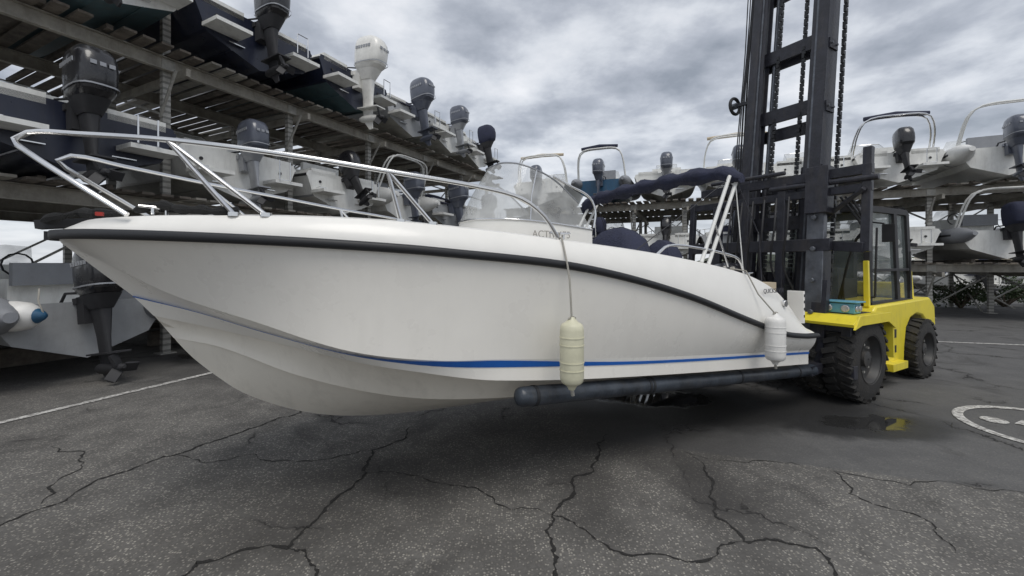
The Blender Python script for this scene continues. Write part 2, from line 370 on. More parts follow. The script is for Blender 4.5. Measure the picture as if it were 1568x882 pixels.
# white sausage fender hanging on the ground-level inflatable
ff=MB(); ff.tube([(x,0,0) for x in(-.40,-.37,-.33,-.25,-.12,0,.12,.25,.33,.37,.40)],[.02,.06,.13,.18,.2,.2,.2,.18,.13,.06,.02],FENDW,20)
ff.tube([(x,0,0) for x in(-.45,-.42,-.36)],[.03,.06,.10],BLUEB,14); ff.tube([(x,0,0) for x in(.36,.42,.45)],[.10,.06,.03],BLUEB,14); ff.tube([(.43,0,0),(.40,-.05,.2),(.3,.1,.35)],.01,ROPE,6)
ff.obj("boat_fender",mw=Matrix.Translation((-6.62,5.45,1.02))@Matrix.Rotation(R(12),4,'Z'),ang=60)
RM=Matrix.Translation((.25,18.9,0))@Matrix.Rotation(math.atan2(-.921,-.391),4,'Z')
rack("boat_storage_rack",RM,[-.3,2.4,5.1,7.0,9.3,11.8,14.2,16.8,19.4],[1.75,4.15],4.8,[4.1]*9,-.5,20.2)
def rput(kind,xo,q,z,yaw=0): put(kind,RM@Matrix.Translation((xo,q,z))@Matrix.Rotation(R(yaw),4,'Z'))
for kind,xo,q in (('whiteb',.5,1.2),('ribb',.6,3.85),('white',.5,6.35),('whiteb',.5,8.75),('white',.5,11.0),('whitek',.7,13.2),('ribw',.9,15.6),('white',.6,18.1)):
    rput(kind,xo,q,4.26,jit(3))
for kind,xo,q in (('white',.3,1.2),('cover',.3,3.85),('white2',.5,6.35),('grey',.4,8.75),('white',.4,11),('white2',.4,13.2),('ribg',.6,15.7),('white',.5,18.1)):
    rput(kind,xo,q,1.86,jit(3))
for kind,q in (('white',10),('whitek',13.5),('ribw',17),('cover',20.5),('white',24),('grey',28)):
    rput(kind,-9+jit(2),q,.25,jit(25))
    rput(kind,-20+jit(2),q*1.35+4,.25,jit(25))
# ------------------------------------------------------------------ main boat
BM=Matrix.Translation((-2.74,2.44,0))@Matrix.Rotation(R(30),4,'Z')
def P(s,t,z): return Vector((s,-t,z))
boat=empty("sport_motorboat",BM)
NS=90
def cv(pts): return spline([(a,b,c) for a,b,c in pts],NS)
cR=cv([(.05,0,1.868),(.1,.2,1.866),(.3,.45,1.862),(.6,.66,1.852),(1,.85,1.836),(1.5,1.02,1.81),(2,1.12,1.777),(3,1.22,1.68),(4,1.25,1.47),(5,1.24,1.175),(5.6,1.22,1.01),(6.0,1.21,.95),(6.3,1.2,.93)])
cK=cv([(.08,0,1.825),(.33,.17,1.70),(.64,.37,1.53),(1.06,.65,1.375),(1.54,.95,1.205),(2.0,1.06,1.12),(2.42,1.10,1.085),(3.84,1.13,.95),(6.3,1.13,.755)])
cL=cv([(.4,0,1.50),(.744,.2,1.405),(1.10,.43,1.285),(1.57,.86,1.165),(2.0,1.025,1.085),(2.42,1.08,1.035),(3.84,1.12,.90),(6.3,1.12,.715)])
cC=cv([(.5,0,1.37),(.85,.17,1.28),(1.2,.40,1.19),(1.6,.80,1.105),(1.867,.96,1.055),(2.43,1.08,.945),(3.84,1.12,.80),(6.3,1.12,.60)])
cC2=[Vector((p.x,max(0,p.y-.10*min(1,i/25)),p.z+.005)) for i,p in enumerate(cC)]
cS=cv([(.6,0,1.22),(.873,.13,1.15),(1.326,.37,.956),(1.87,.62,.808),(2.39,.77,.745),(3.5,.82,.65),(6.3,.82,.43)])
cS2=[Vector((p.x,max(0,p.y-.09*min(1,i/15)),p.z+.004)) for i,p in enumerate(cS)]
cQ=cv([(.62,0,1.19),(.7,0,1.08),(.85,0,.92),(1,0,.79),(1.3,0,.628),(1.6,0,.53),(2,0,.469),(2.5,0,.437),(3,0,.42),(4,0,.365),(6.3,0,.22)])
cT=cv([(.12,0,1.91),(.3,.36,1.945),(.6,.58,1.96),(1,.78,1.965),(1.5,.95,1.962),(2,1.04,1.942),(3,1.14,1.86),(4,1.17,1.764),(5,1.15,1.62),(5.6,1.12,1.45),(5.95,1.1,1.25),(6.2,1.1,1.03),(6.3,1.1,.99)])
cT2=cv([(.35,0,1.94),(.5,.25,1.965),(.75,.42,1.975),(1.1,.62,1.975),(1.5,.78,1.972),(2,.88,1.952),(3,.98,1.87),(4,1.01,1.774),(5,.99,1.63),(5.6,.96,1.46),(5.95,.95,1.26),(6.15,.95,1.03),(6.3,.95,.99)])
def atx(c,x):
    for a,b_ in zip(c[:-1],c[1:]):
        if b_.x>=x: 
            t=max(0,min(1,(x-a.x)/max(1e-6,b_.x-a.x))); return a.lerp(b_,t)
    return c[-1]
def strip(mb,a,b,m,rows=1,bul=lambda i,w:0):
    for sg in(1,-1):
        secs=[]
        for i in range(NS):
            row=[]
            for k in range(rows+1):
                w=k/rows; p=a[i]*(1-w)+b[i]*w; t=max(0,p.y+bul(i,w))
                row.append(P(p.x,sg*t,p.z))
            secs.append(row)
        mb.loft(secs,m,closed=False)
hm=MB()
fl=lambda i,w:4*w*(1-w)*(-.035*max(0,1-i/45)*min(1,i/6)+.02*min(1,max(0,(i-35)/20)))
strip(hm,cR,cK,GEL,8,fl); strip(hm,cK,cL,GEL,2); strip(hm,cL,cC,GEL,2); strip(hm,cC,cC2,GELB,1)
strip(hm,cC2,cS,GELB,4,lambda i,w:-.03*4*w*(1-w)*max(0,1-i/60)); strip(hm,cS,cS2,GELB); strip(hm,cS2,cQ,GELB,4,lambda i,w:.015*4*w*(1-w)*min(1,i/20))
end=[c[-1] for c in(cT,cR,cK,cL,cC,cC2,cS,cS2,cQ)]
ring=[P(p.x,p.y,p.z) for p in end]+[P(p.x,-p.y,p.z) for p in end[::-1][1:]]
hm.add(ring,[tuple(range(len(ring)))],GEL)
hm.obj("hull",boat,ang=60)
dm=MB()
strip(dm,cR,cT,DECKW,6,lambda i,w:4*w*(1-w)*.02)
cM=[(a*.5+b*.5)+Vector((0,0,.012)) for a,b in zip(cT,cT2)]
strip(dm,cT,cM,DECKW,2); strip(dm,cM,cT2,DECKW,2)
cF=[Vector((p.x,max(0,p.y-.02),p.z-(.22 if p.x<2.2 else .22+.5*min(1,(p.x-2.2)/.3))*min(1,max(0,(p.x-.6)/.2)))) for p in cT2]
for p in cF: p.z=max(p.z,.95)
strip(dm,cT2,cF,DECKW); strip(dm,cF,[Vector((p.x,0,p.z)) for p in cF],DECKW)
dm.obj("deck",boat,ang=50)
sm=MB()
for sg in(1,-1):
    secs=[]
    for i in range(NS):
        l=cL[i];k=atx(cK,l.x); g=(k-l)
        w=.013+.028*math.exp(-((l.x-2.3)/.75)**2)+(.010 if l.x>1.6 else .010*max(0,(l.x-.9)/.7))
        f=min(.97,w/max(1e-4,g.length)); b=l+g*f; o=.006
        nn=Vector((0,g.z,-g.y)).normalized()*o
        secs.append([P(l.x,sg*(l.y+nn.y),l.z+nn.z-.001),P(b.x,sg*(b.y+nn.y+.001),b.z+nn.z)])
    sm.loft(secs,BLUE,closed=False)
sm.obj("blue_stripe",boat)
rm=MB()
for sg in(1,-1):
    secs=[]
    for p in cR:
        pr=[(0,.026),(.022,.024),(.036,.011),(.036,-.013),(.022,-.026),(0,-.028)]
        secs.append([P(p.x-(.02 if p.y<.05 else 0),sg*(p.y+a),p.z+b) for a,b in pr])
    rm.loft(secs,RUB)
rm.box((.05,0,1.868),(.07,.07,.05),RUB)
rm.obj("rubrail",boat,ang=50)
rl=MB()
for sg in(1,-1):
    top=spline([(.5,sg*.58,1.96),(.28,sg*.48,2.12),(.05,sg*.33,2.29),(-.02,sg*.26,2.36),(.05,sg*.28,2.405),(.25,sg*.42,2.39),(.7,sg*.68,2.355),(1.2,sg*.85,2.31),(1.75,sg*.98,2.25),(2.3,sg*1.07,2.195),(2.6,sg*1.10,2.14),(2.78,sg*1.11,2.03),(2.9,sg*1.11,1.875)],60)
    rl.tube([P(p.x,p.y,p.z) for p in top],.0145,STEEL,10)
    for a,b in(((.68,.67,2.357),(1.13,.82,1.97)),((.68,.67,2.357),(.98,.77,1.97)),((1.75,.98,2.25),(2.02,1.0,1.95)),((1.75,.98,2.25),(1.83,.97,1.96))):
        rl.tube([P(a[0],sg*a[1],a[2]),P(b[0],sg*b[1],b[2])],.0125,STEEL,8); rl.cyl(P(b[0],sg*b[1],b[2]-.01),P(b[0],sg*b[1],b[2]+.012),.03,STEEL,12)
    g=spline([(3.95,sg*1.06,1.78),(4.1,sg*1.05,1.86),(4.5,sg*1.05,1.85),(5.0,sg*1.04,1.79),(5.15,sg*1.04,1.74),(5.22,sg*1.05,1.6)],24)
    rl.tube([P(*p) for p in g],.012,STEEL,8)
    for s,t,z in((.62,.5,1.985),(5.3,1.03,1.58),(2.95,1.06,1.89)):
        rl.tube([P(s-.09,sg*t,z+.035),P(s,sg*t,z+.028),P(s+.09,sg*t,z+.035)],[.007,.011,.007],STEEL,8); rl.cyl(P(s-.03,sg*t,z-.01),P(s-.03,sg*t,z+.03),.009,STEEL,8); rl.cyl(P(s+.03,sg*t,z-.01),P(s+.03,sg*t,z+.03),.009,STEEL,8)
rl.obj("handrails",boat)
bf=MB()
bf.beam(P(-.02,0,1.93),P(.4,0,1.975),.09,.05,RUB)
bf.tube(spline([P(.02,.06,1.95),P(.12,.16,1.97),P(.2,.12,2.0),P(.3,.28,1.985),P(.38,.2,2.0)],20),[.012+.02*abs(math.sin(i*.5)) for i in range(20)],ROPEK,8)
bf.tube(spline([P(.5,.42,2.0),P(.62,.5,2.03),P(.74,.60,2.0),P(.83,.66,2.0),P(.9,.72,1.985),P(1.0,.74,2.0)],24),[.014+.014*abs(math.sin(i*.7)) for i in range(24)],ROPEK,8)
bf.tube(spline([P(.62,.5,2.0),P(.72,.42,2.01),P(.8,.5,2.0),P(.74,.6,2.01)],16),.012,ROPEK,8)
bf.box(P(.33,.33,1.98),(.03,.03,.02),REDP)
bf.obj("mooring_line",boat)
cn=MB()
base=[(3.75,.48,2.02),(3.2,.50,2.06),(2.88,.43,2.075),(2.7,.2,2.085),(2.67,0,2.085)]
topc=[(3.62,.44,2.27),(3.34,.42,2.47),(3.08,.35,2.575),(2.98,.17,2.62),(2.965,0,2.625)]
def sym(c,n=33): 
    pts=[(a,b,d) for a,b,d in c]+[(a,-b,d) for a,b,d in c[::-1][1:]]
    return [P(*p) for p in spline(pts,n)]
bs=sym(base);ts=sym(topc)
lo=[Vector((p.x-.05 if p.x<3 else p.x,p.y*1.05,1.0)) for p in bs]
cn.loft([lo,bs],DECKW,closed=False)
cn.add(bs,[tuple(range(len(bs)))],DECKW)
cn.add([lo[0],bs[0],bs[-1],lo[-1]],[(0,1,2,3)],DECKW)
cn.box(P(3.45,0,2.12),(.35,.7,.1),BLACKM)
cn.tube([P(3.72,.17*math.cos(a)+.1,2.1+.17*math.sin(a)) for a in [i*math.pi/8 for i in range(17)]],.014,BLACKM,6)
cn.obj("console",boat,ang=40)
ws=MB()
mid=[(a+b)/2+Vector((-.02,0,0)) for a,b in zip(bs,ts)]
up=[p+Vector((0,0,.005)) for p in bs]
ws.loft([up,mid,ts],PLEXI,closed=False)
ws.tube(ts,.008,ENGS,8)
ws.tube(up,.010,STEEL,8)
for i in(8,24): ws.tube([up[i],mid[i],ts[i]],.007,STEEL,6)
for sg in(1,-1):
    ws.tube(spline([P(3.76,sg*.49,2.04),P(3.78,sg*.49,2.2),P(3.72,sg*.47,2.33),P(3.5,sg*.45,2.42),P(3.34,sg*.43,2.49)],18),.011,STEEL,8)
ws.obj("windscreen",boat,ang=60)
st=MB()
def lump(c,sz,h,mt):
    secs=[]
    for z,f in((0,1),(.3,.98),(.6,.86),(.82,.66),(.95,.4),(1,.12)):
        secs.append([(x+jit(.018),y+jit(.018),zz+jit(.01)) for x,y,zz in sup(c[0]+.10*z,-c[1],c[2]+h*z,sz[0]*f,sz[1]*f,n=22)])
    st.loft(secs,mt)
lump((4.35,.1,1.3),(.55,1.0),.80,NAVY); lump((4.75,.35,1.2),(.4,.6),.76,NAVY); lump((3.98,-.1,1.3),(.25,.5),.70,BLACKM)
st.box(P(5.9,.55,1.35),(.35,.7,.3),SEATB); st.box(P(5.7,0,1.15),(.5,1.7,.25),DECKW)
st.obj("covered_seats",boat,ang=60)
bi=MB()
ctl=[(5.12,1.08,2.54),(5.07,.95,2.60),(5.0,.6,2.615),(5,0,2.62),(5,-.6,2.60),(4.98,-.95,2.56),(4.96,-1.1,2.46)]
pp=spline([P(*p) for p in ctl],46)
secs=[]
for i,p in enumerate(pp):
    n=18;r=.078+.014*math.sin(i*.9)+jit(.006)
    if i<2 or i>43: r*=.65
    secs.append([p+Vector((math.cos(2*math.pi*j/n)*r*1.25,0,math.sin(2*math.pi*j/n)*r*(.88+.16*math.sin(j*2.1+i*.35)))) for j in range(n)])
bi.loft(secs,NAVY)
for sg in(1,-1):
    bi.tube([P(4.55,sg*1.05,1.72),P(5.02,sg*1.02,2.56)],.018,WHITEB,8)
    bi.tube([P(4.65,sg*1.05,1.70),P(5.14,sg*1.02,2.54)],.018,WHITEB,8)
    bi.tube([P(4.75,sg*1.05,2.07),P(4.95,sg*1.05,1.68)],.009,STEEL,8)
    bi.tube([P(5.1,sg*1.03,2.5),P(5.18,sg*1.06,1.62)],.005,WHITEB,6)
    bi.tube([P(4.95,sg*1.03,2.5),P(3.7,sg*1.08,1.82)],.004,BLACKM,6)
    bi.tube([P(5.12,sg*1.02,2.54),P(5.45,sg*1.06,2.0),P(5.5,sg*1.06,1.52)],.005,DECALK,6)
bi.obj("bimini_roll",boat,ang=60)
sn=MB()
for sg in(1,-1):
    sn.loft([[P(6.29,sg*.35,.86),P(6.29,sg*1.12,.86),P(6.6,sg*1.02,.83),P(6.62,sg*.38,.83)],[P(6.29,sg*.35,.93),P(6.29,sg*1.14,.93),P(6.62,sg*1.04,.90),P(6.64,sg*.36,.90)]],DECKW)
sn.box(P(6.33,.98,1.22),(.035,.17,.36),DECKW)
for z in(1.12,1.2,1.28,1.35): sn.box(P(6.33,1.067,z),(.018,.006,.03),BLACKM)
sn.cyl(P(5.72,1.155,1.30),P(5.72,1.185,1.30),.035,STEEL,14)
sn.obj("swim_platform",boat,bevel=.008)
en=MB(); outboard(en,Matrix.Translation((6.33,0,1.08)),BLACK,BLACKM,.85,6,ENGS); en.obj("outboard_engine",boat)
def text(body,loc,size,m,parent,rz=0,ex=.001):
    c=bpy.data.curves.new("lettering",'FONT'); c.body=body; c.size=size; c.extrude=ex
    o=bpy.data.objects.new("lettering",c); bpy.context.collection.objects.link(o); c.materials.append(m)
    o.parent=parent; o.location=loc; o.rotation_euler=(R(90),0,R(rz)); return o
text("ACTIV 675",P(3.05,.535,1.93),.085,DECAL,boat,-2)
text("QUICKSILVER",P(5.28,1.2,1.42),.062,DECALK,boat,1)
def fender(name,s,t,ztop,L,r,m,rope_pts):
    f=MB(); prof=[(0,.015),(.02,.03),(.035,.045),(.042,r*.78),(.055,r*.93),(.085,r),(L-.085,r),(L-.055,r*.93),(L-.042,r*.78),(L-.035,.045),(L-.02,.03),(L,.02)]
    f.tube([P(s,t,ztop-a) for a,b in prof],[b for a,b in prof],m,24)
    for zz in(.13,.18,L-.13,L-.18): f.tube([P(s,t,ztop-zz+.003),P(s,t,ztop-zz-.003)],r+.003,m,24)
    f.tube([P(*p) for p in rope_pts],.0065,ROPE,8)
    f.tube([P(s,t,ztop-L+.01),P(s+.01,t,ztop-L-.04)],.012,ROPE,8)
    for p in(rope_pts[0],rope_pts[-1]): f.tube([P(p[0]-.02,p[1],p[2]+.01),P(p[0],p[1]+.005,p[2]-.015),P(p[0]+.02,p[1],p[2]+.012)],.014,ROPE,8)
    return f.obj(name,boat,ang=50)
fender("side_fender",2.84,1.335,1.36,.47,.078,FENDC,[(2.84,1.335,1.345),(2.85,1.30,1.60),(2.86,1.265,1.69),(2.9,1.15,1.875),(2.92,1.06,1.91)])
fender("side_fender",5.22,1.34,1.25,.48,.086,FENDW,[(5.22,1.34,1.24),(5.12,1.24,1.42),(5.04,1.17,1.64),(5.0,1.06,1.66)])
# ------------------------------------------------------------------ forklift
FL=empty("forklift",BM)
fk=MB()
for sg in(1,-1):
    a=P(2.58,sg*1.073,.81); b=P(6.75,sg*.95,.44); d=(b-a).normalized()
    pts=[a-d*.0,a+d*.012,a+d*.03,a+d*.06]+[a+(b-a)*(.02+.98*i/20) for i in range(21)]
    fk.tube(pts,[.03,.055,.064,.067]+[.067+.0012*math.sin(i*2.3) for i in range(21)],PIPE,24)
    for q in(.03,.30,.31,.62,.9): fk.tube([a+(b-a)*q,a+(b-a)*(q+.006)],.0705,RUB,24)
    fk.beam(P(6.6,sg*.95,.45),P(7.15,sg*.85,.42),.14,.11,MAST)
    fk.beam(P(7.08,sg*.85,.36),P(7.22,sg*.85,1.5),.16,.09,MAST)
fk.obj("forks",FL,ang=40)
ta=math.tan(R(7))
def mt(h,t,ds=0): return P(7.45+ds+(h-.3)*ta,t,h)
ms=MB(); cT0=.1
for sg in(1,-1):
    t=cT0+sg*.53
    ms.beam(mt(.2,t),mt(7.5,t),.035,.30,MAST)
    for ds in(-.14,.14): ms.beam(mt(.2,t-sg*.05,ds),mt(7.5,t-sg*.05,ds),.13,.03,MAST)
    t=cT0+sg*.40
    ms.beam(mt(.4,t,-.05),mt(8,t,-.05),.03,.18,MASTW)
    for ds in(-.12,.03): ms.beam(mt(.4,t-sg*.03,ds),mt(8,t-sg*.03,ds),.07,.02,MAST)
    ms.tube([mt(.5,cT0+sg*.27,.06),mt(3.1,cT0+sg*.27,.06)],.055,MAST,14)
    ms.tube([mt(3.1,cT0+sg*.27,.06),mt(7.5,cT0+sg*.27,.06)],.03,MASTW,12)
for h in(.6,1.5,2.75,3.72,4.88,6.0): ms.beam(mt(h,cT0-.5,.15),mt(h,cT0+.5,.15),.05,.18,MAST,(1,0,0))
for h in(.75,2.3,3.98,4.95): ms.beam(mt(h,cT0-.4,-.0),mt(h,cT0+.4,-.0),.05,.20,MAST,(1,0,0))
for h in(1.2,2.1,3.0,3.9,4.8): 
    ms.box(mt(h,cT0+.555,0),(.22,.02,.14),MAST)
    for dx in(-.07,.07): ms.cyl(mt(h,cT0+.56,dx),mt(h,cT0+.585,dx),.018,MASTW,8)
ms.obj("mast",FL)
ch=MB()
h=1.0;i=0
while h<7:
    for t in(cT0+.64,cT0-.18,cT0+.18):
        ch.box(mt(h,t,.10 if t>.5 else .0),(.06 if i%2 else .03,.035 if i%2 else .05,.05),RUB)
    h+=.062;i+=1
ch.obj("lift_chains",FL)
ho=MB()
for j in range(5):
    ho.tube([mt(h,cT0-.62-.045*j+.012*math.sin(h*2+j),.02*j) for h in [.9+.4*i for i in range(17)]],.014 if j<3 else .009,BLACKM,8)
for zz in(4.35,2.9):
    c=mt(zz,cT0-.82,-.05)
    ho.tube([c+Vector((.13*math.cos(a),0,.13*math.sin(a))) for a in [i*math.pi/9 for i in range(19)]],.026,BLACKM,8); ho.cyl(c+Vector((0,-.04,0)),c+Vector((0,.06,0)),.05,MASTW,14)
    ho.beam(c,mt(zz,cT0-.5,0),.05,.05,MAST)
for j in range(6):
    y=cT0-.4+.16*j
    ho.tube(spline([P(7.15,y,2.6),P(7.0,y+.05,2.2),P(7.1,y-.05,1.7),P(7.25,y,1.35)],14),.013,BLACKM,6)
    ho.tube(spline([P(7.5,y,1.1),P(7.8,y+.1,.95),P(8.2,y,1.15)],12),.016,BLACKM,6)
for j in range(3):
    ho.tube(spline([P(7.35,1.1-.05*j,2.55),P(7.5,1.2,2.2-.05*j),P(7.75,1.0,2.0),P(7.95,.8,1.5),P(8.1,.75-.05*j,1.1)],18),.013,BLACKM,6)
ho.obj("hydraulic_hoses",FL)
cr=MB()
for z,tA,tB,w,hh in((.42,-1.2,1.25,.1,.16),(.95,-1.1,1.2,.08,.14),(1.95,-1.0,.95,.09,.16),(2.62,-1.1,1.35,.07,.10),(2.84,-.9,1.35,.08,.12)):
    s=7.12+(z-.4)*ta*.6; cr.beam(P(s,tA,z),P(s,tB,z),w,hh,MAST,(1,0,0))
for t,z0,z1,w in((.78,.4,2.45,.2),(-.6,.4,2.6,.14),(1.3,1.85,3.1,.09),(-1.05,1.6,2.7,.08),(.35,.4,2.8,.1),(-.15,.4,2.8,.1),(1.15,.4,1.0,.1)):
    cr.beam(P(7.12+(z0-.4)*ta*.6,t,z0),P(7.12+(z1-.4)*ta*.6,t,z1),w,.08,MAST if t!=.78 else MASTW,(0,1,0))
cr.beam(P(7.25,.8,2.35),P(7.3,.8,2.95),.26,.18,MAST)
cr.beam(P(7.25,.8,1.0),P(7.3,.8,1.9),.16,.22,MAST)
cr.beam(P(7.2,1.3,1.9),P(7.35,.75,1.95),.07,.12,MAST); cr.beam(P(7.2,1.3,2.6),P(7.4,.8,2.3),.05,.06,MAST)
for z in(.7,1.1,1.5,1.9,2.3): cr.cyl(P(7.02+(z-.4)*ta*.6,.78,z),P(7.06+(z-.4)*ta*.6,.78,z),.03,MASTW,12)
cr.tube([P(7.25,1.42,2.72),P(7.25,.2,2.75)],.035,MAST,12)
cr.tube([P(7.25,.4,2.95),P(7.25,-.7,2.97)],.03,MAST,12)
cr.obj("carriage",FL,bevel=.006)
def wheel(mb,s,t,r,w,lugs=26,hub=.55):
    pr=[(-w/2,r*hub),(-w/2,r*.80),(-w/2+.02,r*.93),(-w/2+.05,r*.965),(0,r*.975),(w/2-.05,r*.965),(w/2-.02,r*.93),(w/2,r*.80),(w/2,r*hub)]
    n=48; c=P(s,t,r)
    mb.loft([[c+Vector((rr*math.cos(2*math.pi*j/n),a,rr*math.sin(2*math.pi*j/n))) for j in range(n)] for a,rr in pr],TYRE,caps=False)
    for i in range(lugs):
        for sd in(-1,1):
            Q=Matrix.Translation(c)@Matrix.Rotation(2*math.pi*(i+(.5 if sd>0 else 0))/lugs,4,'Y')@Matrix.Translation((0,sd*w*.26,r*.965))@Matrix.Rotation(sd*.35,4,'Z')
            mb.box((0,0,0),(2*math.pi*r/lugs*.58,w*.47,r*.09),TYRE,Q,taper=.9)
    pr=[(-w/2-.005,r*.58),(-w/2+.03,r*.54),(-w/2+.09,r*.50),(-w/2+.11,r*.2),(-w/2+.04,r*.18),(-w/2+.03,.01)]
    for f in(1,-1):
        mb.loft([[c+Vector((rr*math.cos(2*math.pi*j/n),a*f,rr*math.sin(2*math.pi*j/n))) for j in range(n)] for a,rr in pr],RIM,caps=False)
        for j in range(8):
            a=j*math.pi/4; q=c+Vector((r*.32*math.cos(a),-f*(w/2-.10),r*.32*math.sin(a))); mb.cyl(q,q+Vector((0,-f*.03,0)),.016,GALV,6)
wh=MB()
for sg in(1,-1):
    wheel(wh,7.55,sg*1.08,.53,.33); wheel(wh,7.55,sg*.70,.53,.33); wheel(wh,9.65,sg*1.03,.44,.32,22)
wh.obj("wheels",FL,ang=30)
bd=MB()
arch=[(8.14,.26),(8.14,1.04),(8.24,1.14),(10.2,1.18),(10.42,1.04),(10.46,.72),(10.2,.66),(10.1,.78),(9.9,.91),(9.65,.95),(9.42,.90),(9.26,.76),(9.2,.5),(9.18,.26)]
bd.extr(arch,-1.06,1.06,YEL)
bd.extr([(9.75,1.18),(9.85,1.42),(10.25,1.40),(10.4,1.12)],-.8,.8,YEL)
bd.box(P(8.75,0,.42),(2.6,1.3,.4),MAST)
bd.obj("chassis",FL,bevel=.03)
fd=MB()
for sg in(1,-1):
    o=[(6.98,1.0),(7.12,1.09),(7.95,1.09),(8.12,.98),(8.14,.5)];i_=[(6.99,.965),(7.13,1.05),(7.93,1.05),(8.08,.95),(8.1,.5)]
    y0,y1=sorted((-sg*.5,-sg*1.28)); fd.extr(o+i_[::-1],y0,y1,YEL)
    y0,y1=sorted((-sg*1.275,-sg*1.30)); fd.extr([(6.97,.94),(7.1,1.095),(7.97,1.095),(8.15,.98),(8.12,.88),(7.9,.98),(7.15,.98)],y0,y1,YEL)
    y0,y1=sorted((-sg*1.062,-sg*1.17)); fd.extr([(8.45,.24),(8.45,.34),(8.95,.34),(8.95,.24)],y0,y1,YEL)
    fd.box(P(8.66,sg*1.064,.72),(.42,.01,.12),BLACKM); fd.box(P(8.66,sg*1.064,.50),(.42,.01,.10),BLACKM)
    fd.beam(P(8.24,sg*1.075,.35),P(8.24,sg*1.075,.95),.02,.03,BLACKM)
    fd.box(P(7.5,sg*1.0,1.092),(.5,.34,.006),BLACKM)
fd.obj("fenders_and_steps",FL,bevel=.006)
lt=MB()
lt.box(P(7.35,1.0,1.16),(.18,.36,.12),LAMPB); lt.box(P(7.35,1.0,1.24),(.24,.44,.02),LAMPB)
for dt in(-.09,.09): 
    lt.cyl(P(7.265,1.0+dt,1.16),P(7.235,1.0+dt,1.16),.045,LENS,16)
for dx in(-.045,.045): lt.cyl(P(7.35+dx,1.178,1.16),P(7.35+dx,1.20,1.16),.036,LENS,16)
lt.obj("headlights",FL,bevel=.008)
cb=MB(); s0,s1,t0,t1,z0,z1=8.28,9.72,-.72,.95,1.12,2.46
for s,t in((s0,t0),(s0,t1),(s1,t0),(s1,t1),((s0+s1)/2+.25,t1),((s0+s1)/2+.25,t0)):
    ds=.14 if s==s0 else 0
    cb.beam(P(s-0,t,z0),P(s+ds,t*.95,z1),.07,.10,BLACKM,(0,1,0))
cb.beam(P(s0-.06,t1+.01,z0),P(s0+.0,t1-.02,1.75),.06,.05,YEL,(0,1,0))
cb.beam(P(s1+.06,t1+.01,z0),P(s1+.06,t1-.02,1.6),.06,.06,YEL,(0,1,0))
cb.extr([(s0+.05,z1-.02),(s0+.2,z1+.07),(s1,z1+.08),(s1+.1,z1-.0)],-t1*.98,-t0*.98,BLACKM)
for s,t,ss,tt in((s0,t0,s0,t1),(s1,t0,s1,t1),(s0,t1,s1,t1),(s0,t0,s1,t0)):
    cb.beam(P(s,t,z0+.02),P(ss,tt,z0+.02),.08,.10,BLACKM,(0,0,1)); 
cb.beam(P(s0+.06,t1,1.62),P(s1,t1,1.62),.04,.04,BLACKM,(0,0,1))
for k in range(6): cb.beam(P(s0+.25+.2*k,t0*.8,z1+.1),P(s0+.25+.2*k,t1*.8,z1+.1),.05,.03,MAST,(1,0,0))
cb.box(P(9.25,.1,1.3),(.5,.55,.35),BLACKM); cb.box(P(9.5,.1,1.75),(.14,.5,.7),BLACKM)
cb.tube([P(8.72+.08*math.sin(a),.1+.2*math.cos(a),1.68+.18*math.sin(a)) for a in [i*math.pi/8 for i in range(17)]],.016,BLACKM,6)
cb.box(P(8.5,.1,1.4),(.2,.9,.5),BLACKM)
cb.tube([P(8.3,1.02,1.25),P(8.3,1.04,2.2)],.014,BLACKM,8); cb.tube([P(8.3,.92,1.26),P(8.3,1.02,1.25)],.014,BLACKM,8)
cb.tube([P(9.6,1.0,1.3),P(9.6,1.0,1.9)],.012,BLACKM,8)
cb.tube([P(8.4,.9,2.3),P(8.3,1.12,2.25)],.012,BLACKM,8); cb.box(P(8.29,1.17,2.12),(.03,.14,.24),BLACKM)
cb.box(P(8.32,.7,2.5),(.1,.16,.1),BLACKM); cb.box(P(8.32,-.5,2.5),(.1,.16,.1),BLACKM)
cb.box(P(9.3,.98,1.45),(.12,.02,.05),STEEL)
cb.obj("cab_frame",FL,bevel=.008)
cg=MB()
cg.add([P(s0+.01,t0,z0),P(s0+.01,t1,z0),P(s0+.14,t1*.95,z1),P(s0+.14,t0*.95,z1)],[(0,1,2,3)],CABG)
cg.add([P(s1,t0,z0),P(s1,t1,z0),P(s1,t1*.95,z1),P(s1,t0*.95,z1)],[(0,1,2,3)],CABG)
for t in(t0,t1): cg.add([P(s0,t,z0),P(s1,t,z0),P(s1,t*.95,z1),P(s0+.14,t*.95,z1)],[(0,1,2,3)],CABG)
cg.obj("cab_glass",FL)
